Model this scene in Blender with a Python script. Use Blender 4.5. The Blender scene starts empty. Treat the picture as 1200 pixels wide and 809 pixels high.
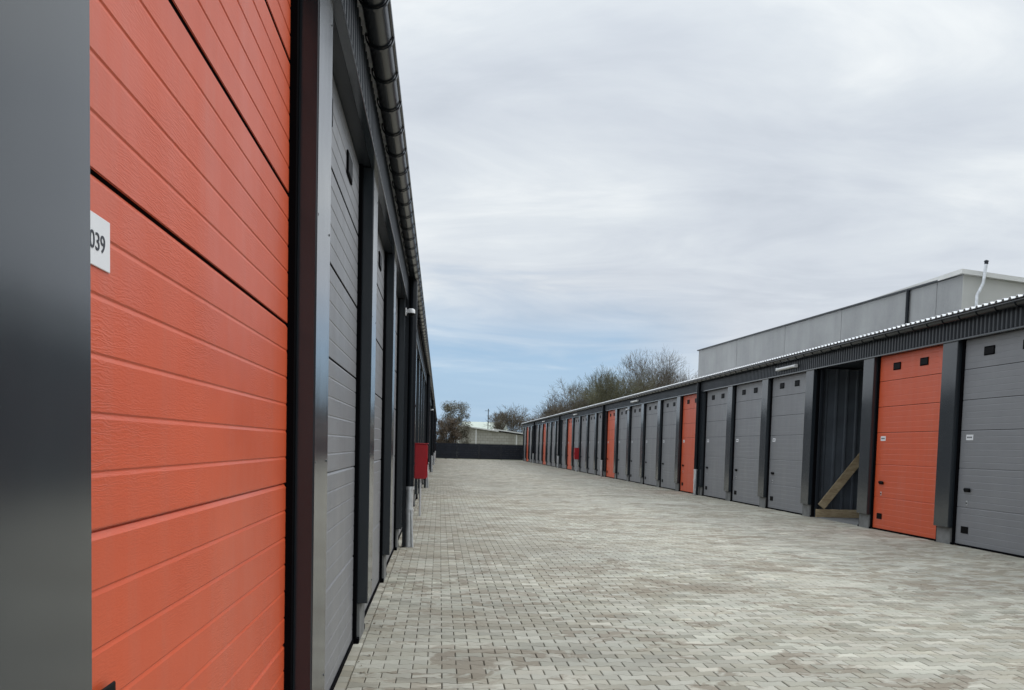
import bpy, math, random
import numpy as np
from mathutils import Vector, Matrix
random.seed(7); np.random.seed(7)
S = bpy.context.scene
col = bpy.data.collections.new("place"); S.collection.children.link(col)

# ------------------------------------------------------------------ helpers
class MB:
    def __init__(s): s.v=[]; s.f=[]; s.m=[]; s.sm=[]
    def add(s, vs, fs, mi=0, smooth=False):
        o=len(s.v); s.v+= [tuple(p) for p in vs]
        for f in fs: s.f.append([o+i for i in f]); s.m.append(mi); s.sm.append(smooth)
        return s
    def box(s, x0,x1,y0,y1,z0,z1, mi=0, bev=0.0):
        b=min(bev, (x1-x0)*.45,(y1-y0)*.45,(z1-z0)*.45)
        if b<=0:
            vs=[(x,y,z) for x in (x0,x1) for y in (y0,y1) for z in (z0,z1)]
            return s.add(vs,[(0,1,3,2),(4,6,7,5),(0,4,5,1),(2,3,7,6),(0,2,6,4),(1,5,7,3)],mi)
        # chamfered box: 24 verts
        vs=[];idx={}
        for ix,x in enumerate((x0,x1)):
            for iy,y in enumerate((y0,y1)):
                for iz,z in enumerate((z0,z1)):
                    dx=b if ix==0 else -b; dy=b if iy==0 else -b; dz=b if iz==0 else -b
                    idx[(ix,iy,iz,0)]=len(vs); vs.append((x,y+dy,z+dz))
                    idx[(ix,iy,iz,1)]=len(vs); vs.append((x+dx,y,z+dz))
                    idx[(ix,iy,iz,2)]=len(vs); vs.append((x+dx,y+dy,z))
        g=lambda a,b_,c,k: idx[(a,b_,c,k)]
        fs=[[g(0,0,0,0),g(0,0,1,0),g(0,1,1,0),g(0,1,0,0)],[g(1,0,0,0),g(1,1,0,0),g(1,1,1,0),g(1,0,1,0)],
            [g(0,0,0,1),g(1,0,0,1),g(1,0,1,1),g(0,0,1,1)],[g(0,1,0,1),g(0,1,1,1),g(1,1,1,1),g(1,1,0,1)],
            [g(0,0,0,2),g(0,1,0,2),g(1,1,0,2),g(1,0,0,2)],[g(0,0,1,2),g(1,0,1,2),g(1,1,1,2),g(0,1,1,2)]]
        for a in (0,1):
            for c in (0,1):
                fs.append([g(a,c,0,0),g(a,c,1,0),g(a,c,1,1),g(a,c,0,1)])
                fs.append([g(a,0,c,0),g(a,1,c,0),g(a,1,c,2),g(a,0,c,2)])
                fs.append([g(0,a,c,1),g(1,a,c,1),g(1,a,c,2),g(0,a,c,2)])
        for a in (0,1):
            for b_ in (0,1):
                for c in (0,1): fs.append([g(a,b_,c,0),g(a,b_,c,1),g(a,b_,c,2)])
        return s.add(vs,fs,mi)
    def tube(s, pts, r, n=12, mi=0, cap=True, smooth=True):
        pts=[Vector(p) for p in pts]; rs=r if isinstance(r,(list,tuple)) else [r]*len(pts)
        rings=[]; prev=None
        for i,p in enumerate(pts):
            if i==0: t=pts[1]-p
            elif i==len(pts)-1: t=p-pts[i-1]
            else: t=(pts[i+1]-p).normalized()+(p-pts[i-1]).normalized()
            t.normalize()
            if prev is None: a=t.orthogonal().normalized()
            else:
                a=prev-t*prev.dot(t)
                a=a.normalized() if a.length>1e-6 else t.orthogonal().normalized()
            prev=a; b=t.cross(a)
            rings.append([p+(a*math.cos(2*math.pi*k/n)+b*math.sin(2*math.pi*k/n))*rs[i] for k in range(n)])
        vs=[q for R in rings for q in R]; fs=[]
        for i in range(len(rings)-1):
            for k in range(n):
                k2=(k+1)%n; fs.append((i*n+k,i*n+k2,(i+1)*n+k2,(i+1)*n+k))
        s.add(vs,fs,mi,smooth)
        if cap:
            s.add(rings[0],[tuple(range(n))[::-1]],mi); s.add(rings[-1],[tuple(range(n))],mi)
        return s
    def extrude(s, prof, axis, a0, a1, mi=0, smooth=False, close=False, caps=False):
        """prof: list of (p,q); axis 'y': (x,z) profile run along y; 'x': (y,z) run along x; 'z': (x,y) run along z."""
        def P(p,a):
            return {'y':(p[0],a,p[1]),'x':(a,p[0],p[1]),'z':(p[0],p[1],a)}[axis]
        n=len(prof); vs=[P(p,a0) for p in prof]+[P(p,a1) for p in prof]
        fs=[(i,(i+1)%n,(i+1)%n+n,i+n) for i in range(n if close else n-1)]
        s.add(vs,fs,mi,smooth)
        if caps: s.add(vs[:n],[tuple(range(n))[::-1]],mi); s.add(vs[n:],[tuple(range(n))],mi)
        return s
    def build(s, name, mats, parent=None, recalc=False):
        me=bpy.data.meshes.new(name)
        me.from_pydata(s.v,[],s.f)
        if not isinstance(mats,(list,tuple)): mats=[mats]
        for m in mats: me.materials.append(m)
        me.polygons.foreach_set('material_index',s.m); me.polygons.foreach_set('use_smooth',s.sm)
        me.update()
        if recalc:
            import bmesh
            bm=bmesh.new(); bm.from_mesh(me); bmesh.ops.recalc_face_normals(bm,faces=bm.faces); bm.to_mesh(me); bm.free()
        return link(name,me,parent)
def link(name, data, parent=None, loc=None):
    o=bpy.data.objects.new(name,data); col.objects.link(o)
    if parent: o.parent=parent
    if loc: o.location=loc
    return o
def tag(o,label=None,cat=None,group=None,kind=None):
    if label: o['label']=label
    if cat: o['category']=cat
    if group: o['group']=group
    if kind: o['kind']=kind
    return o
def thing(name,label,cat,loc=(0,0,0),group=None):
    o=link(name,None,loc=loc); return tag(o,label,cat,group)
def copy_obj(o,parent=None,loc=None):
    c=o.copy(); col.objects.link(c); c.parent=parent
    if loc is not None: c.location=loc
    return c
def copy_tree(o,parent=None,loc=None):
    c=copy_obj(o,parent,loc)
    for ch in list(o.children): copy_tree(ch,c)
    return c

# ------------------------------------------------------------------ materials
def mat(name):
    m=bpy.data.materials.new(name); m.use_nodes=True
    nt=m.node_tree; b=nt.nodes['Principled BSDF']; return m,nt,b
def N(nt,t,**k):
    n=nt.nodes.new(t)
    for a,v in k.items(): setattr(n,a,v)
    return n
def mix(nt,fac,a,b,mode='MIX'):
    n=N(nt,'ShaderNodeMix',data_type='RGBA',blend_type=mode)
    for sock,val in ((n.inputs[0],fac),(n.inputs[6],a),(n.inputs[7],b)):
        if isinstance(val,(int,float)): sock.default_value=val
        elif isinstance(val,(tuple,list)): sock.default_value=(*val,1)[:4]
        else: nt.links.new(val,sock)
    return n.outputs[2]
def noise(nt,scale,detail=4,rough=.55,stretch=(1,1,1),coord='Object',dist=0):
    tc=N(nt,'ShaderNodeTexCoord'); mp=N(nt,'ShaderNodeMapping'); mp.inputs['Scale'].default_value=stretch
    nt.links.new(tc.outputs[coord],mp.inputs[0])
    n=N(nt,'ShaderNodeTexNoise'); n.inputs['Scale'].default_value=scale; n.inputs['Detail'].default_value=detail
    n.inputs['Roughness'].default_value=rough; n.inputs['Distortion'].default_value=dist
    nt.links.new(mp.outputs[0],n.inputs['Vector']); return n.outputs['Fac']
def ramp(nt,fac,stops):
    r=N(nt,'ShaderNodeValToRGB'); e=r.color_ramp.elements
    while len(e)<len(stops): e.new(.5)
    for i,(p,c) in enumerate(stops):
        e[i].position=p; e[i].color=(*((c,)*3 if isinstance(c,(int,float)) else c),1)
    nt.links.new(fac,r.inputs[0]); return r.outputs[0]
def mapr(nt,fac,a,b,c,d):
    r=N(nt,'ShaderNodeMapRange'); nt.links.new(fac,r.inputs[0])
    for i,v in enumerate((a,b,c,d)): r.inputs[i+1].default_value=v
    return r.outputs[0]
def bump(nt,b,h,strength,dist=.01):
    n=N(nt,'ShaderNodeBump'); n.inputs['Strength'].default_value=strength; n.inputs['Distance'].default_value=dist
    nt.links.new(h,n.inputs['Height']); nt.links.new(n.outputs[0],b.inputs['Normal'])
def simple(name,c,rough=.5,metal=0,ior=1.5,var=.12,scale=3,bumpy=0,bscale=60,coat=0,stretch=(1,1,1)):
    m,nt,b=mat(name)
    f=noise(nt,scale,5,stretch=stretch)
    lo=tuple(x*(1-var) for x in c); hi=tuple(min(1,x*(1+var)) for x in c)
    nt.links.new(mix(nt,mapr(nt,f,.3,.7,0,1),lo,hi),b.inputs['Base Color'])
    nt.links.new(mapr(nt,noise(nt,scale*2.3,3),.3,.7,max(0,rough-.02),min(1,rough+.02)),b.inputs['Roughness'])
    b.inputs['Metallic'].default_value=metal; b.inputs['IOR'].default_value=ior
    b.inputs['Coat Weight'].default_value=coat; b.inputs['Coat Roughness'].default_value=.08
    if bumpy: bump(nt,b,noise(nt,bscale,4),bumpy)
    return m

def door_mat(name,c,dark,spec=1.5):
    """coated steel door skin with embossed wood grain running along the panels"""
    m,nt,b=mat(name)
    f=noise(nt,2.2,5,.6,(1,.5,1.5))
    nt.links.new(mix(nt,mapr(nt,f,.3,.7,0,1),dark,c),b.inputs['Base Color'])
    b.inputs['IOR'].default_value=spec
    g=noise(nt,55,6,.62,(1,.22,1.6),dist=.9); g2=noise(nt,170,3,.6,(1,.35,1.2))
    tc=N(nt,'ShaderNodeTexCoord'); mp=N(nt,'ShaderNodeMapping'); mp.inputs['Scale'].default_value=(1,.16,1); nt.links.new(tc.outputs['Object'],mp.inputs[0])
    wv=N(nt,'ShaderNodeTexWave',bands_direction='Z'); nt.links.new(mp.outputs[0],wv.inputs[0])
    wv.inputs['Scale'].default_value=36; wv.inputs['Distortion'].default_value=16; wv.inputs['Detail'].default_value=3; wv.inputs['Detail Scale'].default_value=1.6; wv.inputs['Detail Roughness'].default_value=.6
    mask=mapr(nt,noise(nt,2.3,3,stretch=(1,.6,1)),.42,.62,.12,1)
    hw=mix(nt,.34,g,wv.outputs['Fac'])
    mm=N(nt,'ShaderNodeMath',operation='MULTIPLY'); nt.links.new(hw,mm.inputs[0]); nt.links.new(mask,mm.inputs[1])
    ma=N(nt,'ShaderNodeMath',operation='MULTIPLY_ADD'); nt.links.new(g2,ma.inputs[0]); ma.inputs[1].default_value=.35; nt.links.new(mm.outputs[0],ma.inputs[2])
    bump(nt,b,ma.outputs[0],.55,.0022)
    nt.links.new(mapr(nt,noise(nt,1.3,5,.65,(1,1,.35)),.3,.7,.33,.52),b.inputs['Roughness'])
    st=noise(nt,3.0,6,.7,(1,2.2,.22)); cur=b.inputs['Base Color'].links[0].from_socket
    oi=N(nt,'ShaderNodeObjectInfo')
    cur=mix(nt,mapr(nt,oi.outputs['Random'],0,1,0,.9),cur,tuple(x*.84 for x in c))
    nt.links.new(mix(nt,mapr(nt,st,.50,.75,0,.10),cur,(.30,.28,.26)),b.inputs['Base Color'])
    return m
M={}
M['orange']=door_mat('orange_door_paint',(.69,.105,.033),(.60,.087,.028),1.5)
M['gray']=door_mat('grey_door_paint',(.232,.236,.250),(.200,.205,.218),1.5)
M['dark']=simple('anthracite_coated_steel',(.024,.029,.036),.36,ior=1.36,var=.15,scale=1.5,stretch=(1,1,.4))
M['flash']=simple('anthracite_flashing',(.022,.028,.034),.17,ior=1.60,var=.08,scale=1.2,stretch=(1,1,.3))
nt_=M['flash'].node_tree; bump(nt_,nt_.nodes['Principled BSDF'],noise(nt_,2.2,2,stretch=(1,1,.35)),.35,.006)
M['gutter']=simple('dark_gutter_steel',(.009,.012,.016),.24,ior=1.36,scale=4)
M['lining']=simple('bay_lining_sheet',(.085,.10,.12),.5,var=.2,scale=2)
M['black']=simple('black_rubber',(.004,.004,.005),.8,ior=1.08,scale=8)
M['blackgloss']=simple('black_plastic',(.005,.005,.006),.45,ior=1.12,scale=8)
M['plinth']=simple('cast_concrete',(.175,.178,.175),.85,scale=4,var=.3,bumpy=.3,bscale=90)
M['zinc']=simple('galvanised_steel',(.68,.70,.72),.36,metal=.55,scale=9,var=.2)
M['white']=simple('white_plastic',(.78,.79,.8),.4,var=.04)
M['plate']=simple('white_number_plate',(.80,.81,.83),.35,var=.02)
M['ink']=simple('dark_print',(.02,.023,.035),.5,var=.05)
M['red']=simple('red_cabinet_paint',(.36,.004,.012),.4,var=.1)
M['roofsheet']=simple('light_roof_sheet',(.80,.81,.82),.45,var=.08)
M['fence']=simple('dark_fence_sheet',(.014,.017,.024),.5,ior=1.3,var=.3,scale=1.2,stretch=(1,1,3))
def blockwork():
    m,nt,b=mat('pale_blockwork'); tc=N(nt,'ShaderNodeTexCoord'); mp=N(nt,'ShaderNodeMapping'); mp.inputs['Rotation'].default_value=(math.radians(90),0,0)
    nt.links.new(tc.outputs['Object'],mp.inputs[0]); br=N(nt,'ShaderNodeTexBrick'); nt.links.new(mp.outputs[0],br.inputs['Vector'])
    br.inputs['Scale'].default_value=1; br.inputs['Brick Width'].default_value=.62; br.inputs['Row Height'].default_value=.36; br.inputs['Mortar Size'].default_value=.035
    br.inputs['Color1'].default_value=(.40,.39,.335,1); br.inputs['Color2'].default_value=(.35,.34,.29,1); br.inputs['Mortar'].default_value=(.28,.27,.23,1)
    st=noise(nt,.9,4,.6,(1,1,.3)); nt.links.new(mix(nt,mapr(nt,st,.45,.7,0,.5),br.outputs['Color'],(.24,.23,.18)),b.inputs['Base Color']); b.inputs['Roughness'].default_value=.9
    return m
M['pale']=blockwork()
M['palegreen']=simple('pale_green_roofing',(.42,.47,.41),.6,var=.06,scale=.4)
M['whiteroof']=simple('pale_roof_edge',(.66,.66,.63),.6,var=.1,scale=1)
M['bark']=simple('bark',(.085,.07,.052),.9,var=.35,scale=2)
M['twig']=simple('bare_twigs',(.125,.105,.078),.9,var=.35,scale=.7)
M['twiggreen']=simple('mossy_twigs',(.12,.115,.068),.9,var=.35,scale=.5)

def wood():
    m,nt,b=mat('raw_timber')
    f=noise(nt,14,5,.6,(.25,1,1),dist=1)
    nt.links.new(mix(nt,mapr(nt,f,.3,.7,0,1),(.30,.22,.125),(.52,.42,.27)),b.inputs['Base Color']); b.inputs['Roughness'].default_value=.8
    bump(nt,b,f,.4,.004); return m
M['wood']=wood()

def concrete_panel():
    m,nt,b=mat('weathered_concrete_panels')
    big=noise(nt,.35,5,.6); streak=noise(nt,1.4,5,.65,(1,1,.12)); fine=noise(nt,12,4)
    a=mix(nt,mapr(nt,big,.35,.65,0,1),(.27,.275,.275),(.36,.365,.36))
    a=mix(nt,mapr(nt,streak,.45,.75,0,.4),a,(.20,.205,.205))
    a=mix(nt,mapr(nt,fine,.3,.7,0,.18),a,(.42,.42,.41))
    nt.links.new(a,b.inputs['Base Color']); b.inputs['Roughness'].default_value=.9
    bump(nt,b,fine,.25,.01); return m
M['concrete']=concrete_panel()
M['render']=simple('pale_render',(.50,.50,.47),.9,var=.07,scale=.8)

def paver(name,island):
    m,nt,b=mat(name)
    if island:
        geo=N(nt,'ShaderNodeNewGeometry'); r=geo.outputs['Random Per Island']
        wn=N(nt,'ShaderNodeTexWhiteNoise',noise_dimensions='1D'); nt.links.new(r,wn.inputs['W'])
        r1=wn.outputs['Value']
    else:
        r=noise(nt,5,2,stretch=(.8,1,1)); r1=noise(nt,7,2)
    base=ramp(nt,r,[(0,(.22,.21,.175)),(.22,(.33,.32,.28)),(.6,(.385,.375,.335)),(.85,(.43,.42,.375)),(1,(.52,.505,.45))])
    tint=ramp(nt,r1,[(0,(1.03,.98,.94)),(.25,(1,1,1)),(.7,(.97,1.0,.97)),(1,(1.02,1,.93))])
    a=mix(nt,.75,base,tint,'MULTIPLY')
    # damp / sandy patches that keep to whole areas, broken up block by block
    big=noise(nt,.34,6,.68,(.8,1.5,1),dist=.5); 
    ad=N(nt,'ShaderNodeMath',operation='MULTIPLY_ADD'); nt.links.new(r1,ad.inputs[0]); ad.inputs[1].default_value=.13; nt.links.new(big,ad.inputs[2])
    a=mix(nt,mapr(nt,ad.outputs[0],.55,.65,0,.55),a,(.235,.205,.155))
    big2=noise(nt,.16,4,.6,(1,1.2,1)); a=mix(nt,mapr(nt,big2,.42,.62,0,.38),a,(.25,.245,.225))
    spot=noise(nt,1.1,5,.7,dist=1.0)
    ad2=N(nt,'ShaderNodeMath',operation='MULTIPLY_ADD'); nt.links.new(r,ad2.inputs[0]); ad2.inputs[1].default_value=.16; nt.links.new(spot,ad2.inputs[2])
    a=mix(nt,mapr(nt,ad2.outputs[0],.635,.685,0,.72),a,(.15,.115,.08))
    lightp=noise(nt,.5,4,.6,(1,2.4,1)); a=mix(nt,mapr(nt,lightp,.54,.68,0,.45),a,(.56,.54,.48))
    pm=mapr(nt,noise(nt,.19,5,.62,(1,1.3,1),dist=.8),.47,.60,0,1)
    ps=mapr(nt,r1,.52,.60,0,.55)
    pp=N(nt,'ShaderNodeMath',operation='MULTIPLY'); nt.links.new(pm,pp.inputs[0]); nt.links.new(ps,pp.inputs[1])
    a=mix(nt,pp.outputs[0],a,(.20,.165,.12))
    fine=noise(nt,90,4,.7); a=mix(nt,mapr(nt,fine,.3,.7,0,.22),a,(.20,.195,.18))
    a=mix(nt,1.0,a,(1.05,1.035,.97),'MULTIPLY'); nt.links.new(a,b.inputs['Base Color']); b.inputs['Roughness'].default_value=.78
    bump(nt,b,fine,.35,.004)
    return m
M['paver']=paver('concrete_block_paving',True)
M['joint']=simple('joint_sand',(.075,.065,.048),.95,var=.4,scale=3)
M['earth']=simple('rough_ground',(.10,.10,.06),.95,var=.4,scale=.4)

# ------------------------------------------------------------------ dimensions (metres, camera stands at x=0,y=0)
P=3.48; CW=.54; HD=3.60; SEAMS=[0.0,.68,1.36,2.02,2.55,3.08,3.60]
NB=31
LX,LC=-.64,-.535          # left row: door plane, column front
RX,RC=9.15,9.04           # right row
LY=lambda k: .94+P*k      # near edge of left column k   (column 0 stands beside the camera)
RY=lambda k: 17.57+P*(k)  # near edge of right column k (k may be negative)
YEND=112.1

# ------------------------------------------------------------------ ground
g=MB(); g.add([(-400,-150,-.06),(400,-150,-.06),(400,700,-.06),(-400,700,-.06)],[(0,1,2,3)])
tag(g.build('ground',M['earth']),kind='structure')
g=MB(); g.add([(-.64,-6,-.014),(9.3,-6,-.014),(9.3,YEND+.3,-.014),(-.64,YEND+.3,-.014)],[(0,1,2,3)])
tag(g.build('paving_bed',M['joint']),kind='structure')

def paving():
    L,W=.2,.14; G=.0028
    def outline(inset,x0=-1,x1=1):
        hx=.1-inset; e=.0825-inset; w=.0575-inset
        pts=[(-hx,-e),(-.07,-e),(-.03,-w),(.03,-w),(.07,-e),(hx,-e),(hx,e),(.07,e),(.03,w),(-.03,w),(-.07,e),(-hx,e)]
        return pts
    full=[outline(G),outline(G+.004),]
    def half(inset):   # left half missing: a flat edge at x=0
        e=.0825-inset; w=.0575-inset
        return [(inset,-w),(.03,-w),(.07,-e),(.1-inset,-e),(.1-inset,e),(.07,e),(.03,w),(inset,w)]
    V=[];Fc=[];off=0
    X0=-.556; j=0; y=-5.0
    while y<YEND+.1:
        near = .5<y<32
        odd=j%2
        xs=[(X0+(.1 if not odd else .2)+i*L,False) for i in range(49)]
        if odd: xs=[(X0,True)]+xs
        for cx,hf in xs:
            if cx-.1>9.25: continue
            dz=random.uniform(-.0016,.0016); tx=random.uniform(-.008,.008); ty=random.uniform(-.010,.010)
            jx=random.uniform(-.0008,.0008); jy=random.uniform(-.0008,.0008)
            if near:
                a=half(G+.0042) if hf else full[1]; b=half(G) if hf else full[0]; n=len(a)
                for (px,py) in a: V.append((cx+px+jx,y+py+jy,dz+tx*px+ty*py))
                for (px,py) in b: V.append((cx+px+jx,y+py+jy,dz-.0045+tx*px+ty*py))
                for (px,py) in b: V.append((cx+px+jx,y+py+jy,-.0145))
                Fc.append(list(range(off,off+n)))
                for i in range(n):
                    k=(i+1)%n
                    Fc.append([off+i,off+n+i,off+n+k,off+k]); Fc.append([off+n+i,off+2*n+i,off+2*n+k,off+n+k])
                off+=3*n
            else:
                a=half(G+.001) if hf else outline(G+.001); n=len(a)
                for (px,py) in a: V.append((cx+px+jx,y+py+jy,dz+tx*px+ty*py))
                Fc.append(list(range(off,off+n))); off+=n
        y+=W; j+=1
    # straight course along the foot of the left row
    y=-5.0
    while y<YEND:
        l=.165; a=[(-.70,y+.003),(-.561,y+.003),(-.561,y+l-.003),(-.70,y+l-.003)]
        dz=random.uniform(-.0015,.0015)
        for p in a: V.append((p[0],p[1],dz))
        for p in a: V.append((p[0]+(.003 if p[0]>-.6 else 0),p[1],-.0145))
        Fc.append([off,off+1,off+2,off+3]); Fc.append([off+1,off+5,off+6,off+2]); Fc.append([off,off+4,off+5,off+1]); Fc.append([off+3,off+2,off+6,off+7])
        off+=8; y+=l
    me=bpy.data.meshes.new('paving'); me.from_pydata(V,[],Fc); me.materials.append(M['paver']); me.update()
    o=link('paving',me); tag(o,kind='structure')
paving()

# ------------------------------------------------------------------ garage doors
def door_profile(seams):
    """(depth,z) going up; depth 0 = face, positive = into the building"""
    pr=[]
    for i in range(len(seams)-1):
        a,b=seams[i],seams[i+1]
        pr+=[(.013,a+.001),(.001,a+.004),(0,a+.007)]
        n=max(1,round((b-a)/.106)); st=(b-a)/n
        for q in range(1,n):
            z=a+q*st; pr+=[(0,z-.009),(.0029,z-.001),(.0030,z+.001),(0,z+.005)]
        pr+=[(0,b-.016),(.0075,b-.003),(.014,b-.002)]
    return pr
DW=P-CW
def door_mesh(sgn):
    """door face on x=0, looking towards +x*sgn ; spans y 0..DW"""
    b=MB(); pr=[(-sgn*d,z) for d,z in door_profile(SEAMS)]
    b.extrude(pr,'y',0,DW)
    for z in [q for q in SEAMS[1:-1] if q>1.5]:   # rubber lip under each panel
        b.add([(-sgn*.0135,0,z-.002),(-sgn*.0135,DW,z-.002),(-sgn*-.0003,DW,z+.005),(-sgn*-.0003,0,z+.005),(-sgn*.0135,0,z+.006),(-sgn*.0135,DW,z+.006)],[(0,1,2,3),(3,2,5,4)],1)
        b.add([(-sgn*.0128,0,z-.005),(-sgn*.0128,DW,z-.005),(-sgn*.0128,DW,z+.003),(-sgn*.0128,0,z+.003)],[(0,1,2,3)],1)
    b.box(min(-sgn*.012,-sgn*.05),max(-sgn*.012,-sgn*.05),0,DW,.0,HD)
    return b
def text_mesh(txt,size,sx):
    cu=bpy.data.curves.new('t','FONT'); cu.body=txt; cu.size=size; cu.align_x='RIGHT'; cu.extrude=.0006; cu.offset=.0001
    o=bpy.data.objects.new('t',cu); col.objects.link(o)
    bpy.context.view_layer.update()
    me=bpy.data.meshes.new_from_object(o); vs=[(v.co.x*sx,v.co.y,v.co.z) for v in me.vertices]; fs=[list(p.vertices) for p in me.polygons]
    bpy.data.objects.remove(o); bpy.data.curves.remove(cu); bpy.data.meshes.remove(me)
    return vs,fs

def make_door(sgn,colour):
    """returns door object (no parent) with its fittings; hinge side mirrored for the two rows.
       sgn=+1: face looks to +x (left row), fittings near y=0.  sgn=-1: right row, fittings near y=DW."""
    d=door_mesh(sgn).build('door',[M['orange'] if colour=='orange' else M['gray'],M['black']])
    Y=(lambda t: t+.065) if sgn>0 else (lambda t: DW-t)
    def yb(a,b): p,q=Y(a),Y(b); return min(p,q),max(p,q)
    def fb(x0,x1): return (min(sgn*x0,sgn*x1),max(sgn*x0,sgn*x1))
    # number plate
    b=MB(); y0,y1=yb(.26,.495); b.box(*fb(.0005,.0035),y0,y1,1.85,1.945,0,.001)
    if sgn>0 and colour=='orange':
        vs,fs=text_mesh('0039',.046,1.28)
        b.add([(.0040+z,.53+x,1.880+y) for x,y,z in vs],[f for f in fs],1)
    else:
        for q in range(4):
            a,c=yb(.295+q*.042,.295+q*.042+.030); b.box(*fb(.0036,.0046),min(a,c),max(a,c),1.885,1.912,1)
    b.build('number_plate',[M['plate'],M['ink']],d)
    # handle: recessed plate with a grip
    b=MB(); y0,y1=yb(.29,.50); b.box(*fb(.0005,.010),y0,y1,.95,1.005,0,.004)
    if sgn>0: y0,y1=yb(.385,.485); b.box(*fb(.0105,.016),y0,y1,.985,1.062,0,.003)
    else: y0,y1=yb(.32,.53); b.box(*fb(.010,.040),y0,y1,.965,1.02,0,.014)
    b.build('handle',M['blackgloss'],d)
    b=MB(); y0,y1=yb(.385,.43); b.box(*fb(.0005,.006),y0,y1,.72,.80,0,.002)
    c=Y(.407); b.tube([(sgn*.004,c,.76),(sgn*.014,c,.76)],.014,14,1)
    b.build('lock',[M['zinc'],M['blackgloss']],d)
    b=MB(); y0,y1=yb(.26,.50); b.box(*fb(.0005,.010),y0,y1,.23,.35,0,.004)
    for q in range(4): b.box(*fb(.010,.013),y0+.02,y1-.02,.25+q*.025,.258+q*.025)
    b.build('vent_flap',M['blackgloss'],d)
    for s0 in ((.52,1.80) if sgn>0 else (.70,1.86)):
        b=MB(); y0,y1=yb(s0,s0+.33)
        b.box(*fb(.0005,.012),y0,y1,3.275,3.425,0,.004)
        b.box(*fb(.0125,.0145),y0+.02,y1-.02,3.295,3.405,1)
        b.build('vent_window',[M['black'],M['blackgloss']],d)
    b=MB(); b.box(*fb(-.02,.012),0,DW,-.01,.035,0); b.build('bottom_seal',M['black'],d)
    return d

def gutter_parts(root,sgn,xc,zc,y0,y1,r=.075):
    b=MB(); pr=[]
    n=14
    for i in range(n+1):
        a=math.pi+math.pi*i/n; pr.append((xc+r*math.cos(a),zc+r*math.sin(a)))
    fx=sgn*r
    b.extrude(pr,'y',y0,y1,smooth=True)
    pr2=[(xc+(p[0]-xc)*.95,zc+(p[1]-zc)*.95+.002) for p in pr]
    b.extrude(pr2,'y',y0,y1,smooth=True)
    b.tube([(xc+fx,y0,zc),(xc+fx,y1,zc)],.015,8)
    gt=b.build('gutter',M['gutter'],root)
    br=MB()
    pts=[(xc+(r+.006)*math.cos(math.pi+math.pi*i/10),0,zc+(r+.006)*math.sin(math.pi+math.pi*i/10)) for i in range(11)]
    for i in range(10):
        p,q=pts[i],pts[i+1]
        nx,nz=(p[0]-xc)*.10,(p[2]-zc)*.10; mx,mz=(q[0]-xc)*.10,(q[2]-zc)*.10
        vs=[(p[0],-.014,p[2]),(q[0],-.014,q[2]),(q[0],.014,q[2]),(p[0],.014,p[2]),
            (p[0]+nx,-.014,p[2]+nz),(q[0]+mx,-.014,q[2]+mz),(q[0]+mx,.014,q[2]+mz),(p[0]+nx,.014,p[2]+nz)]
        br.add(vs,[(4,5,6,7),(0,4,7,3),(0,1,5,4),(3,7,6,2)])
    br.box(xc-r-.012,xc+r+.012,-.014,.014,zc,zc+.012)
    b0=br.build('gutter_bracket',M['gutter'],gt)
    st=.58; ys=[y0+.25+i*st for i in range(int((y1-y0-.3)/st))]
    ys.sort(key=lambda y: (abs(y-6) if y<6 else y-6))
    b0.location=(0,ys[0],0)
    for y in ys[1:100]: copy_obj(b0,gt,(0,y,0))
    rest=MB()
    for y in ys[100:]: rest.add([(v[0],v[1]+y,v[2]) for v in br.v],br.f)
    if ys[100:]: tag(rest.build('gutter_bracket',M['gutter'],gt),kind='stuff')
    return gt

def ribbed(x,outsgn,y0,y1,z0,z1,pitch=.13,dep=.030):
    pr=[];y=y0
    while y<y1:
        pr+=[(x,y),(x,y+pitch*.40),(x+outsgn*dep,y+pitch*.52),(x+outsgn*dep,y+pitch*.88)]
        y+=pitch
    pr.append((x,y1))
    b=MB(); b.extrude(pr,'z',z0,z1); return b
def roof_sheet(x0,x1,z0,z1,y0,y1,pitch=.2):
    """trapezoid roof sheet sloping in x; eave edge at x0"""
    pr=[];y=y0
    while y<y1:
        pr+=[(y,0),(y+pitch*.55,0),(y+pitch*.66,.036),(y+pitch*.88,.036)]
        y+=pitch
    pr.append((y1,0))
    b=MB(); n=len(pr)
    for dz in (0,.010):
        vs=[(x0,p,z0+q+dz) for p,q in pr]+[(x1,p,z1+q+dz) for p,q in pr]
        b.add(vs,[(i,i+1,n+i+1,n+i) for i in range(n-1)])
    vs=[(x0,p,z0+q) for p,q in pr]+[(x0,p,z0+q+.010) for p,q in pr]
    b.add(vs,[(i,i+1,n+i+1,n+i) for i in range(n-1)])
    return b

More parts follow.
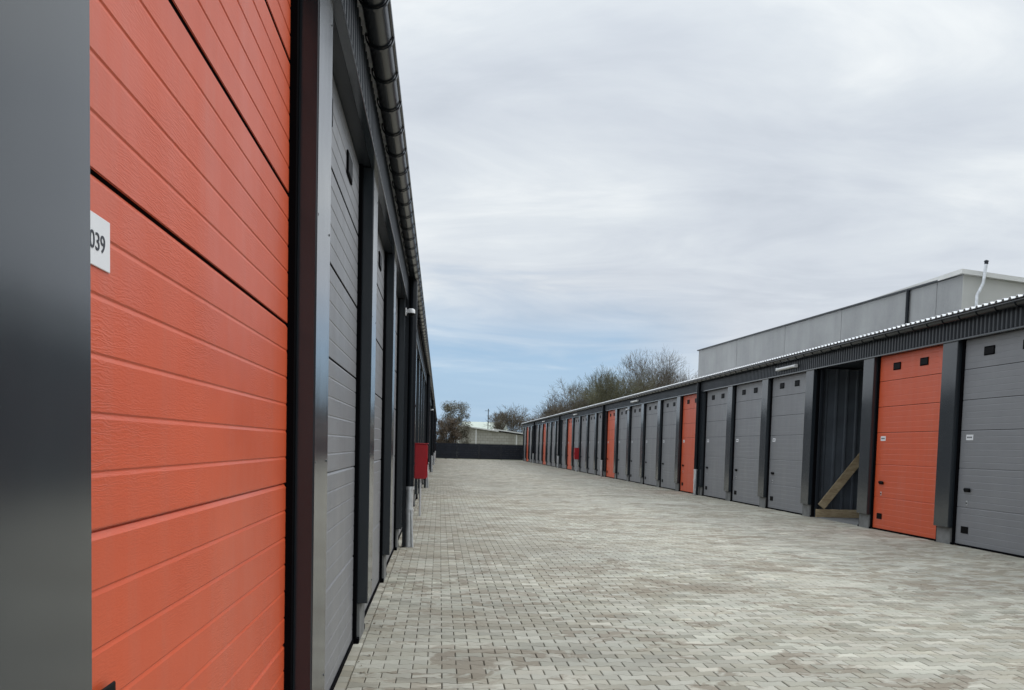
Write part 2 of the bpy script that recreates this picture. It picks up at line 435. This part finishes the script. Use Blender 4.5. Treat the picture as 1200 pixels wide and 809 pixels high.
def build_row(side):
    L=side=='left'; sg=1 if L else -1      # direction the doors face
    X=LX if L else RX; XC=LC if L else RC
    CY=LY if L else RY
    ks=[k for k in range(-3 if L else -5,40) if CY(k)+CW<YEND+.2 and CY(k)>-4]
    if L: root=thing('garage_row','long anthracite garage row on the left, right beside the viewer, with a half round gutter','garage building',(X,0,0))
    else: root=thing('garage_row','long anthracite garage row on the right with one open bay and white toothed roof','garage building',(X,0,0))
    def B(): return MB()
    def bx(b,a,c,*r,**k):   # box from depth a to c measured outward from the door plane
        b.box(min(sg*a,sg*c),max(sg*a,sg*c),*r,**k); return b
    c_out=abs(XC-X)
    y_start=CY(ks[0]); y_stop=CY(ks[-1])+CW
    # door proto per colour
    protos={c:make_door(sg,c) for c in ('orange','gray')}
    used={}
    orange={0,27} if L else {1,6,11,16,21,26}
    openbay=None if L else 2
    for k in ks:
        y0=CY(k); w=CW+(.145 if L and k==0 else 0)
        # column cladding: folded flashing with a small return and a seam
        b=B(); bx(b,-.04,c_out,y0,y0+w,.30,HD-.002,bev=.004)
        bx(b,c_out,c_out+.0025,y0+.012,y0+.030,.30,HD-.004); 
        for z in (.42,1.45,2.5,3.45) if (k or not L) else ():
            for yy in (y0+.05,y0+w-.05): b.tube([((X*0)+sg*c_out,yy,z),(sg*(c_out+.0035),yy,z)],[.007,.005],8)
        cl=b.build('column_cladding',M['flash'],root)
        b=B(); bx(b,-.04,c_out-.055,y0+.02,y0+w-.02,-.02,.298,bev=.006)
        b.build('plinth',M['plinth'],root)
        # black side seals of the doors
        for (ya,yb_) in ((y0-.075,y0-.002),(y0+w+.002,y0+w+.05)):
            b=B(); bx(b,-.03,.028,ya,yb_,.0,HD-.004); bx(b,-.03,.05,ya-.01,yb_,.0,.04)
            b.build('side_seal',M['black'],root)
    for k in ks[:-1]:
        # door k (left) spans after column k ; right row: door k lies on the near side of column k -> use index k+1
        di=k if L else k+1
        y0=CY(k)+CW
        if di==openbay: continue
        c='orange' if di in orange else 'gray'
        if c not in used: d=protos[c]; d.parent=root; d.location=(0,y0,0); used[c]=d
        else: d=copy_tree(used[c],root,(0,y0,0))
        if c=='orange': d['label']='orange sectional door'
    # fascia
    f_out=abs((-.505 if L else 9.005)-X)
    b=ribbed(sg*(f_out-.030),sg,y_start,y_stop,HD+.02,3.97)
    b.build('fascia',M['dark'],root)
    b=B(); bx(b,f_out-.05,f_out+.004,y_start,y_stop,HD-.012,HD+.018,bev=.003); b.build('fascia_trim',M['flash'],root)
    b=B(); bx(b,-.10,f_out-.03,y_start,y_stop,HD+.004,HD+.05); b.build('soffit',M['dark'],root)
    gutter_parts(root,sg,sg*abs((-.412 if L else 8.912)-X),3.985,y_start,y_stop)
    # roof, back and end walls, lining above the doors
    depth=4.7
    ex=sg*abs((-.40 if L else 8.86)-X)
    r=roof_sheet(ex,-sg*depth,4.035,4.035+.035*depth,y_start-.05,y_stop+.05); r.build('roof',M['roofsheet'],root)
    b=B(); bx(b,-depth,-depth+.1,y_start,y_stop,-.05,4.1); b.build('back_wall',M['dark'],root)
    for (ya,yb_) in ((y_start,y_start+.12),(y_stop-.12,y_stop)):
        b=B(); bx(b,-depth+.1,-.045,ya,yb_,-.05,4.02); b.build('end_wall',M['dark'],root)
    # rain pipes with galvanised boots at every sixth column
    pk=[k for k in ks if (k-4)%6==0] if L else [k for k in ks if (k-5)%6==0]
    for k in pk:
        yc=CY(k)+(.46 if L else .36); xo=sg*(abs((-.435 if L else 8.94)-X))
        b=B(); b.tube([(xo,yc,3.93),(xo,yc,3.80),(xo,yc,.88)],.062,16)
        b.tube([(xo,yc,3.99),(xo,yc,3.92)],[.075,.062],16)
        bx(b,c_out+.001,c_out+.045,yc-.075,yc+.075,-.01,3.93)
        for z in (3.2,2.1,1.25): b.tube([(xo,yc,z-.015),(xo,yc,z+.015)],.069,16); bx(b,c_out,c_out+.06,yc-.012,yc+.012,z-.012,z+.012)
        dp=b.build('downpipe',M['gutter'],root)
        b=B(); b.tube([(xo,yc,.90),(xo,yc,-.015)],.056,18)
        b.tube([(xo,yc,.86),(xo,yc,.905)],.070,18); b.tube([(xo,yc,.52),(xo,yc,.57)],[.062,.067],18); b.tube([(xo,yc,.48),(xo,yc,.52)],.062,18)
        b.tube([(xo+sg*.03,yc-.05,.56),(xo+sg*.055,yc-.05,.0)],.018,10)
        b.build('pipe_boot',M['zinc'],dp)
    # the open bay: ribbed partitions and a dark floor
    if not L:
        ya,yb_=CY(1)+CW,CY(2)
        for y,s in ((yb_+.05,-1),(ya-.05,1)):
            pr=[];x=.02
            while x<4.55:
                pr+=[(x,y),(x+.17,y),(x+.195,y+s*.035),(x+.235,y+s*.035)]; x+=.26
            b=MB(); b.extrude(pr,'z',0,3.62); b.build('partition',M['lining'],root)
        b=MB(); b.box(.03,4.6,ya,yb_,-.011,.003); b.build('bay_floor',M['plinth'],root)
        b=MB(); b.box(.0,4.6,ya-.1,yb_+.1,3.66,3.70); b.build('bay_ceiling',M['dark'],root)
        b=MB(); b.box(.03,.09,yb_-.11,yb_-.03,.0,3.58,bev=.003); b.box(.10,.13,yb_-.085,yb_-.055,.0,3.58); b.build('door_track',M['dark'],root)
    return root
left=build_row('left'); right=build_row('right')

# ------------------------------------------------------------------ things fixed to / leaning on the rows
def fire_cabinet(x,y,sg,label):
    t=thing('hydrant_cabinet',label,'hydrant cabinet',(x,y,.80),'red hydrant cabinets on the garage columns')
    b=MB(); b.box(min(0,sg*.26),max(0,sg*.26),0,.56,0,.74,0,.012)
    b.build('body',M['red'],t)
    b=MB(); b.box(min(sg*.262,sg*.275),max(sg*.262,sg*.275),.03,.53,.03,.71,0,.004)
    d=b.build('cabinet_door',M['red'],t)
    b=MB(); b.box(min(sg*.276,sg*.295),max(sg*.276,sg*.295),.07,.10,.30,.44,0,.004); b.build('latch',M['blackgloss'],d)
    b=MB(); b.box(min(0,sg*.29),max(0,sg*.29),-.015,.575,.742,.757,0,.004); b.build('lid',M['red'],t)
    for yy in (.10,.44):
        b=MB(); b.tube([(sg*.13,yy,0),(sg*.13,yy,-.82)],.02,10); b.build('leg',M['zinc'],t)
fire_cabinet(LC+.004,LY(6)+.0,1,'red hydrant cabinet on the left garage row, just beyond the near downpipe')
fire_cabinet(RC-.004,RY(14),-1,'small distant red hydrant cabinet on the right garage row')

def wall_lamp(y,label):
    t=thing('wall_lamp',label,'lamp',(8.985,y,3.76),'white strip lamps on the right fascia')
    b=MB(); b.box(-.05,-.0,-.70,.70,-.035,.035,0,.008); b.build('lamp_body',M['white'],t)
    b=MB(); b.tube([(-.066,-.68,0),(-.066,.68,0)],.034,12); b.build('diffuser',M['white'],t)
    for s in (-1,1):
        b=MB(); b.box(-.10,-.001,s*.70-.02,s*.70+.02,-.042,.042,0,.006); b.build('end_cap',M['white'],t)
wall_lamp(26.25,'nearest white strip lamp on the right fascia, above the grey door beside the open bay')
wall_lamp(47.1,'second white strip lamp along the right fascia, between two downpipes')
wall_lamp(68.0,'third white strip lamp along the right fascia, above the red cabinet')
wall_lamp(88.9,'farthest white strip lamp on the right fascia')

def dome_camera(x,y,z,sg,label):
    t=thing('security_camera',label,'security camera',(x,y,z),'white dome cameras on the garage columns')
    b=MB(); b.box(min(0,sg*.02),max(0,sg*.02),-.05,.05,-.05,.05,0,.004); b.tube([(sg*.02,0,0),(sg*.075,0,0),(sg*.085,0,-.02)],.016,10)
    b.build('bracket',M['white'],t)
    b=MB(); b.tube([(sg*.085,0,.045),(sg*.085,0,.03),(sg*.085,0,-.02)],[.03,.055,.058],20); b.build('housing',M['white'],t)
    b=MB(); pts=[(sg*.085,0,-.02-.045*math.sin(i*math.pi/12)) for i in range(7)]
    b.tube(pts,[max(.002,.047*math.cos(i*math.pi/12)) for i in range(7)],20); b.build('lens_dome',M['blackgloss'],t)
dome_camera(LC+.002,LY(4)+.03,3.42,1,'near white dome camera high on the left garage row, just before the downpipe')
dome_camera(LC+.002,LY(16)+.10,3.42,1,'tiny far white dome camera high on the left garage row')
dome_camera(RC-.002,RY(9)+.2,3.44,-1,'white dome camera at the top of a column on the right garage row')

# timber in the open bay
def bar(p,q,w,t_):
    p,q=Vector(p),Vector(q); d=(q-p).normalized(); up=Vector((0,1,0)); s=d.cross(up).normalized()
    b=MB(); vs=[]
    for e in (p,q):
        for a in (-1,1):
            for c in (-1,1): vs.append(e+s*(a*w/2)+up*(c*t_/2))
    b.add(vs,[(0,1,3,2),(4,6,7,5),(0,4,5,1),(2,3,7,6),(0,2,6,4),(1,5,7,3)]); return b
yb=RY(2)
tag(bar((9.33,yb-.11,.26),(10.42,yb-.11,1.68),.20,.045).build('timber_plank',M['wood']),'rough timber plank propped at a slant in the open garage bay','plank')
b=MB(); b.box(9.20,10.60,yb-.14,yb-.09,.005,.20,0,.004)
tag(b.build('timber_board',M['wood']),'timber board lying on edge along the floor of the open bay','board')

# ------------------------------------------------------------------ end fence
def fence():
    t=thing('fence','dark solid metal fence closing the far end of the yard','fence',(0,YEND,0))
    x=-.55; i=0
    w=(9.15+.55)/4
    for i in range(4):
        x0=-.55+i*w; b=MB()
        n=7
        for q in range(n): 
            z0=.06+q*.232; b.box(x0+.05,x0+w-.05,-.015,.015,z0,z0+.2305,0,.002)
        b.build('panel',M['fence'],t)
    for i in range(5):
        x0=-.55+i*w; b=MB(); b.box(x0-.045,x0+.045,-.05,.05,-.05,1.74,0,.005); b.build('post',M['fence'],t)
    b=MB(); b.box(-.55,9.15,-.03,.03,1.70,1.73,0,.004); b.build('top_rail',M['fence'],t)
fence()

# ------------------------------------------------------------------ concrete building behind the right row
def concrete_building():
    a=Vector((16.0,31.0,0)); c=Vector((14.45,57.4,0)); H=7.17
    t=thing('industrial_building','tall grey concrete panel building rising behind the right garage row','building',(16,31,0))
    d=(c-a); Ln=d.length; u=d.normalized(); nrm=Vector((-u.y,u.x,0))   # u along the long wall, away from camera
    if nrm.x>0: nrm=-nrm
    def pt(s,o,z): p=a+u*s+nrm*o; return (p.x-16,p.y-31,z)
    def slab(b,s0,s1,o0,o1,z0,z1,mi=0,z0b=None,z1b=None):
        vs=[pt(s,o,z) for s in (s0,s1) for o in (o0,o1) for z in (z0,z1)]
        b.add(vs,[(0,1,3,2),(4,6,7,5),(0,4,5,1),(2,3,7,6),(0,2,6,4),(1,5,7,3)],mi)
    # panels along the side wall, joints between them
    edges=[0,3.0,3.55+.0,8.7,13.9,20.0,Ln]
    edges=[0,1.5,3.2,8.4,14.0,20.2,Ln]
    b=MB()
    for s0,s1 in zip(edges[:-1],edges[1:]): slab(b,s0+.02,s1-.02,-.25,0,-.1,H)
    slab(b,0,Ln,-.24,-.02,-.1,H-.01)
    b.build('side_wall',M['concrete'],t)
    b=MB(); slab(b,-.1,Ln+.12,-.32,.07,H+.005,H+.06); b.build('parapet_cap',M['dark'],t)
    b=MB(); p0,p1=pt(3.2,.08,1),pt(3.2,.08,H); b.tube([p0,p1],.06,10); b.build('downpipe',M['gutter'],t)
    # end wall with falling verge, runs to the right
    e=Vector((1,-.06,0)).normalized(); W=11
    vs=[]; 
    def q(s,dy,z): p=a+e*s; return (p.x-16,p.y-31+dy,z)
    sl=-.115
    b=MB()
    for s0,s1 in ((.0,W),):
        vs=[q(s0,0,-.1),q(s1,0,-.1),q(s1,0,H+sl*s1),q(s0,0,H),q(s0,.3,-.1),q(s1,.3,-.1),q(s1,.3,H+sl*s1),q(s0,.3,H)]
        b.add(vs,[(0,1,2,3),(5,4,7,6),(3,2,6,7),(1,5,6,2),(4,0,3,7)])
    b.build('end_wall',M['render'],t)
    b=MB(); vs=[q(-.15,-.18,H+.02),q(W,-.18,H+sl*W+.02),q(W,-.18,H+sl*W+.16),q(-.15,-.18,H+.16),q(-.15,20,H+.02),q(W,20,H+sl*W+.02),q(W,20,H+sl*W+.16),q(-.15,20,H+.16)]
    b.add(vs,[(0,1,2,3),(5,4,7,6),(3,2,6,7),(1,5,6,2),(4,0,3,7),(0,4,5,1)])
    b.build('roof_verge',M['whiteroof'],t)
    # back walls
    b=MB(); slab(b,Ln-.25,Ln,-11,-.26,-.1,H-1.2); b.build('rear_wall',M['concrete'],t)
    # flue with a kink and a cap
    def fp(s,o,z): p=a+e*s; return (p.x-16,p.y-31+o,z)
    b=MB(); b.tube([fp(.27,-.35,3.5),fp(.27,-.35,6.50),fp(.44,-.35,6.88),fp(.50,-.35,7.5)],.05,12)
    fl=b.build('flue',M['zinc'],t)
    b=MB(); b.tube([fp(.50,-.35,7.52),fp(.50,-.35,7.55),fp(.50,-.35,7.58)],[.07,.07,.02],12); b.tube([fp(.50,-.35,7.45),fp(.50,-.35,7.54)],.06,8); b.build('flue_cap',M['dark'],fl)
concrete_building()

# ------------------------------------------------------------------ sheds beyond the fence
def shed():
    t=thing('shed','low pale block shed with a sloping roof edge beyond the end fence','shed',(0,134,0))
    b=MB()
    vs=[(2.3,0,-.1),(12,0,-.1),(12,0,2.85),(2.3,0,4.0),(2.3,9,-.1),(12,9,-.1),(12,9,2.85),(2.3,9,4.0)]
    b.add(vs,[(0,1,2,3),(5,4,7,6),(1,5,6,2),(4,0,3,7)])
    b.build('wall',M['pale'],t)
    for x0,x1,zo in ((2.0,7.6,.0),(7.0,12.4,.16)):
        b=MB(); z=lambda x: 4.0-(x-2.3)*.1186+zo
        vs=[(x0,-.3,z(x0)),(x1,-.3,z(x1)),(x1,-.3,z(x1)+.16),(x0,-.3,z(x0)+.16),(x0,9.3,z(x0)),(x1,9.3,z(x1)),(x1,9.3,z(x1)+.16),(x0,9.3,z(x0)+.16)]
        b.add(vs,[(0,1,2,3),(5,4,7,6),(3,2,6,7),(1,5,6,2),(4,0,3,7),(0,4,5,1)])
        b.build('roof',M['whiteroof'],t)
    for x in (2.35,4.6,9.9):
        b=MB(); b.box(x,x+.16,-.09,-.004,-.1,3.95-(x-2.3)*.1186,0,.01); b.build('pilaster',M['whiteroof'],t)
shed()
def green_hall():
    t=thing('hall','pale green roofed hall standing far behind the block shed','building',(4,175,0))
    b=MB(); b.box(0,7.4,0,14,-.1,4.2); b.build('wall',M['pale'],t)
    b=MB(); b.add([(-.2,-.3,4.2),(7.6,-.3,4.2),(7.6,7,5.7),(-.2,7,5.7),(-.2,14.3,4.2),(7.6,14.3,4.2)],[(0,1,2,3),(3,2,5,4),(0,3,4),(1,5,2)]); b.build('roof',M['palegreen'],t)
green_hall()
def mast():
    t=thing('antenna_mast','thin mast with a small crossbar above the shed roof','mast',(6.95,150,0))
    b=MB(); b.tube([(0,0,0),(0,0,6.9)],.06,8); b.build('pole',M['dark'],t)
    b=MB(); b.tube([(-.5,0,6.6),(.2,0,6.6)],.03,6); b.tube([(-.35,-.2,6.6),(-.35,.2,6.6)],.02,6); b.build('aerial',M['dark'],t)
mast()

# ------------------------------------------------------------------ trees
def tube_fast(V,Fc,p,q,r0,r1,n=3):
    d=(q-p); 
    if d.length<1e-5: return
    d.normalize(); a=d.orthogonal().normalized(); b=d.cross(a); o=len(V)
    for e,r in ((p,r0),(q,r1)):
        for k in range(n):
            t=2*math.pi*k/n; V.append(tuple(e+(a*math.cos(t)+b*math.sin(t))*r))
    for k in range(n): Fc.append((o+k,o+(k+1)%n,o+n+(k+1)%n,o+n+k))
def bare_tree(name,label,x,y,h,spread,mat_tw,seed,depth=7,up=.25,trunk_r=.22,group='bare trees beyond the garages',low=.18,twig=.010,droop=0):
    rnd=random.Random(seed); tr=([],[]); cr=([],[])
    def grow(p,d,l,r,lev):
        n=3 if lev<4 else 2; segs=[]
        cur=p; dd=d.copy()
        for i in range(n):
            j=Vector((rnd.gauss(0,1),rnd.gauss(0,1),rnd.gauss(0,1)))*(.07+.022*lev)
            dd=(dd+j+Vector((0,0,up*.55-(droop if lev>4 else 0)))).normalized()
            nx=cur+dd*(l/n); r2=r*(1-.28/n*(i+1))
            tgt=tr if lev<=2 else cr
            tube_fast(tgt[0],tgt[1],cur,nx,max(r*(1-.28/n*i),twig),max(r2,twig*.8),6 if lev<2 else (4 if lev<4 else 3))
            segs.append((nx,dd.copy(),r2)); cur=nx
        if lev>=depth: return
        nb=4 if lev in (2,3,6) else 3
        if lev==0: nb=6
        for i in range(nb):
            pos,dr,rr=segs[-1] if (i<2 or lev==0) else segs[rnd.randrange(len(segs))]
            ang=rnd.uniform(.25,.75)*spread if lev>0 else rnd.uniform(.25,1.0)*spread
            ax=Vector((rnd.gauss(0,1),rnd.gauss(0,1),rnd.gauss(0,1))); ax=(ax-dr*ax.dot(dr)).normalized()
            nd=(dr*math.cos(ang)+ax*math.sin(ang)).normalized()
            grow(pos,nd,l*rnd.uniform(.66,.9) if lev>0 else h*rnd.uniform(.24,.34),rr*rnd.uniform(.5,.72),lev+1)
    grow(Vector((0,0,-.1)),Vector((rnd.uniform(-.05,.05),0,1)),h*low,trunk_r,0)
    zs=max(v[2] for v in cr[0]); k=h/zs
    t=thing(name,label,'tree',(x,y,0),group)
    for nm,(V,Fc),m in (('trunk',tr,M['bark']),('crown',cr,mat_tw)):
        me=bpy.data.meshes.new(nm); me.from_pydata([(a*k,b*k,c*k) for a,b,c in V],[],Fc); me.materials.append(m); me.update()
        link(nm,me,t)
    return t
bare_tree('bare_tree','tallest bare tree, dense rounded crown, behind the middle of the right row',24.3,122,14.1,.95,M['twig'],3,7,twig=.0125)
bare_tree('bare_tree','bare tree with upright mossy branches just left of the tallest one',20.0,116,11.2,.95,M['twiggreen'],11,7,twig=.0125)
bare_tree('bare_tree','bare tree beside the concrete building corner, right of the tallest tree',29.5,124,11.6,1.0,M['twig'],5,7,twig=.0125)
bare_tree('bare_tree','low wide bare tree with open drooping branches, at the left of the big clump',16.8,119,9.9,1.2,M['twig'],8,7,twig=.012,droop=.05)
bare_tree('bare_tree','bare tree filling the gap behind the tallest crown of the clump',22.0,128,10.6,1.05,M['twiggreen'],51,7,twig=.0125)
bare_tree('bare_tree','small spreading bare tree lowest in the clump above the roof edge',14.0,122,8.3,1.25,M['twig'],21,7,twig=.0125)
bare_tree('bare_tree','small round bare tree above the shed roof',12.2,172,8.9,1.15,M['twig'],31,6,twig=.022)
bare_tree('bare_tree','faint bare tree at the far end of the right garage roof',17.2,176,8.2,1.2,M['twig'],37,6,twig=.0125)
bare_tree('bare_tree','slim bare tree between the small round one and the end of the right row',15.0,182,7.6,1.2,M['twig'],41,6,twig=.0125)

def leafy(name,label,x,y,h,w,seed,m,n=9000,leaf=.065,z0=.3):
    rnd=np.random.RandomState(seed)
    t=thing(name,label,'tree',(x,y,0))
    b=MB(); b.tube([(0,0,-.1),(.05,0,h*.3),(0,.05,h*.65)],[.12,.09,.03],8)
    for k in range(10):
        a=k*2.4; zz=h*(.15+.06*k); b.tube([(0,0,zz),(math.cos(a)*w*.35,math.sin(a)*w*.35,zz+h*.15)],[.035,.01],5)
    b.build('trunk',M['bark'],t)
    cl=[]
    for k in range(80):
        zz=rnd.uniform(.06,.95); rad=w*.5*math.sqrt(max(.05,1-((zz-.52)/.55)**2)); a=rnd.uniform(0,6.28); q=rad*rnd.uniform(.35,.95)
        cl.append((q*math.cos(a),q*math.sin(a),z0+zz*(h-z0),rnd.uniform(.24,.5)*w/3))
    V=[];Fc=[]
    for i in range(n):
        c=cl[rnd.randint(len(cl))]; g_=rnd.normal(size=3); g_/=np.linalg.norm(g_); p=np.array(c[:3])+g_*c[3]*rnd.uniform(.3,1.25)
        if p[2]<.05: continue
        a=rnd.normal(size=3); a/=np.linalg.norm(a); bb=np.cross(a,rnd.normal(size=3)); bb/=np.linalg.norm(bb)
        s=leaf*rnd.uniform(.6,1.3); o=len(V)
        V+= [tuple(p-a*s),tuple(p+bb*s*.5),tuple(p+a*s),tuple(p-bb*s*.5)]; Fc.append((o,o+1,o+2,o+3))
    me=bpy.data.meshes.new('crown'); me.from_pydata(V,[],Fc); me.materials.append(m); me.update(); link('crown',me,t)
def leafmat(name,a,b_):
    m,nt,b=mat(name); geo=N(nt,'ShaderNodeNewGeometry')
    c=mix(nt,geo.outputs['Random Per Island'],a,b_); nt.links.new(c,b.inputs['Base Color']); b.inputs['Roughness'].default_value=.7
    return m
M['olive']=leafmat('olive_leaves',(.06,.058,.034),(.20,.18,.13)); M['brownleaf']=leafmat('brown_leaves',(.055,.04,.026),(.15,.11,.07))
leafy('leafy_tree','grey green leafy tree beyond the fence, beside the left garage row',1.75,119,6.5,3.9,4,M['olive'],n=17000)
leafy('leafy_tree','brown hedge like tree in front of the green one, against the end fence',.7,116.5,4.6,3.4,9,M['brownleaf'],n=15000)

def litter():
    V=[];Fc=[]
    for i in range(420):
        if i<260: x=-.60+abs(random.gauss(0,.10)); y=random.uniform(3,60)
        else: x=random.uniform(-.4,9.0); y=random.uniform(5,45)
        a=random.uniform(0,6.28); l=random.uniform(.008,.024); w=l*random.uniform(.35,.6); o=len(V)
        c,s_=math.cos(a),math.sin(a)
        for p,q,zz in ((-l,0,.004),(0,w,.010),(l,0,.005),(0,-w,.008)): V.append((x+p*c-q*s_,y+p*s_+q*c,zz))
        Fc.append((o,o+1,o+2,o+3))
    me=bpy.data.meshes.new('leaf_litter'); me.from_pydata(V,[],Fc); me.materials.append(leafmat('dry_litter',(.05,.03,.015),(.20,.13,.06))); me.update()
    tag(link('leaf_litter',me),'tiny dry leaves and crumbs scattered on the paving','litter',kind='stuff')
litter()

# ------------------------------------------------------------------ world and light
w=bpy.data.worlds.new('World'); S.world=w; w.use_nodes=True; nt=w.node_tree
for n in list(nt.nodes): nt.nodes.remove(n)
out=N(nt,'ShaderNodeOutputWorld')
SUN_EL,SUN_AZ=math.radians(48),math.radians(70)
sky=N(nt,'ShaderNodeTexSky',sky_type='NISHITA'); sky.sun_disc=False; sky.sun_elevation=SUN_EL; sky.sun_rotation=SUN_AZ
sky.air_density=1.0; sky.dust_density=.6; sky.ozone_density=2.0
bgs=N(nt,'ShaderNodeBackground'); bgs.inputs[1].default_value=.10
nt.links.new(sky.outputs[0],bgs.inputs[0])
tc=N(nt,'ShaderNodeTexCoord'); sep=N(nt,'ShaderNodeSeparateXYZ'); nt.links.new(tc.outputs['Generated'],sep.inputs[0])
def math_(op,a,b=None,clamp=False):
    n=N(nt,'ShaderNodeMath',operation=op); n.use_clamp=clamp
    for i,v in enumerate((a,b)):
        if v is None: continue
        if isinstance(v,(int,float)): n.inputs[i].default_value=v
        else: nt.links.new(v,n.inputs[i])
    return n.outputs[0]
z=math_('MAXIMUM',sep.outputs[2],0.0); den=math_('ADD',z,.10)
px=math_('DIVIDE',sep.outputs[0],den); py=math_('DIVIDE',sep.outputs[1],den)
cb=N(nt,'ShaderNodeCombineXYZ'); nt.links.new(px,cb.inputs[0]); nt.links.new(py,cb.inputs[1])
def cn(scale,detail,rough,dist,off,st=(1,1,1)):
    mp=N(nt,'ShaderNodeMapping'); mp.inputs['Location'].default_value=off; mp.inputs['Scale'].default_value=st; nt.links.new(cb.outputs[0],mp.inputs[0])
    n=N(nt,'ShaderNodeTexNoise'); n.inputs['Scale'].default_value=scale; n.inputs['Detail'].default_value=detail; n.inputs['Roughness'].default_value=rough; n.inputs['Distortion'].default_value=dist
    nt.links.new(mp.outputs[0],n.inputs['Vector']); return n.outputs['Fac']
c1=cn(.6,5,.5,.3,(3.1,1.7,0)); c2=cn(1.7,7,.6,.5,(7,2,0),(.7,1,1)); cs=math_('ADD',math_('MULTIPLY',c1,.58),math_('MULTIPLY',c2,.42))
ccol=ramp(nt,cs,[(.34,(.48,.525,.59)),(.44,(.565,.61,.67)),(.52,(.64,.685,.73)),(.60,(.76,.795,.815))])
zen=math_('ADD',1.05,math_('MULTIPLY',math_('POWER',z,4.2),3.0))
cst=N(nt,'ShaderNodeMix',data_type='RGBA',blend_type='MIX'); 
bgc=N(nt,'ShaderNodeBackground'); nt.links.new(ccol,bgc.inputs[0]); nt.links.new(zen,bgc.inputs[1])
# clear strip low over the far end of the yard
band=mapr(nt,math_('ADD',z,math_('MULTIPLY',math_('SUBTRACT',c2,.5),.10)),.165,.075,0,1)
# azimuth of the gap: centred a little right of straight ahead
az=mapr(nt,math_('ABSOLUTE',math_('SUBTRACT',math_('DIVIDE',sep.outputs[0],math_('ADD',math_('MAXIMUM',sep.outputs[1],0),.001)),.02)),.15,.27,1,0)
fw=math_('GREATER_THAN',sep.outputs[1],0.0)
gap=math_('MULTIPLY',math_('MULTIPLY',band,az),math_('MULTIPLY',fw,.82))
bgb=N(nt,'ShaderNodeBackground'); bgb.inputs[0].default_value=(.30,.49,.71,1); bgb.inputs[1].default_value=1
ms0=N(nt,'ShaderNodeMixShader'); ms0.inputs[0].default_value=.15; nt.links.new(bgb.outputs[0],ms0.inputs[1]); nt.links.new(bgs.outputs[0],ms0.inputs[2])
ms=N(nt,'ShaderNodeMixShader'); nt.links.new(gap,ms.inputs[0]); nt.links.new(bgc.outputs[0],ms.inputs[1]); nt.links.new(ms0.outputs[0],ms.inputs[2])
nt.links.new(ms.outputs[0],out.inputs[0])

sl=bpy.data.lights.new('sun','SUN'); sl.energy=.9; sl.angle=math.radians(18); sl.color=(1,.96,.9)
so=link('sun',sl)
dv=Vector((math.sin(SUN_AZ)*math.cos(SUN_EL),math.cos(SUN_AZ)*math.cos(SUN_EL),math.sin(SUN_EL)))
so.rotation_euler=dv.to_track_quat('Z','Y').to_euler()

# ------------------------------------------------------------------ camera
f=1200.;cx=600.;cy=609.5
F=Vector((515.5-cx,cy-521,-f)).normalized(); U=Vector((420,16091,1200.)); U-=F*U.dot(F); U.normalize(); R=F.cross(U)
Mw=Matrix((R,F,U))
cam=bpy.data.cameras.new('camera'); cam.sensor_width=36; cam.sensor_fit='HORIZONTAL'; cam.lens=36*f/1200
cam.shift_x=0; cam.shift_y=(cy-404.5)/1200; cam.clip_start=.05; cam.clip_end=2000
co=link('camera',cam); co.matrix_world=Matrix.Translation((0,0,1.54))@Mw.to_4x4(); S.camera=co
S.render.resolution_x=1024; S.render.resolution_y=690
S.view_settings.view_transform='Standard'; S.view_settings.look='None'; S.view_settings.exposure=.12; S.view_settings.gamma=1
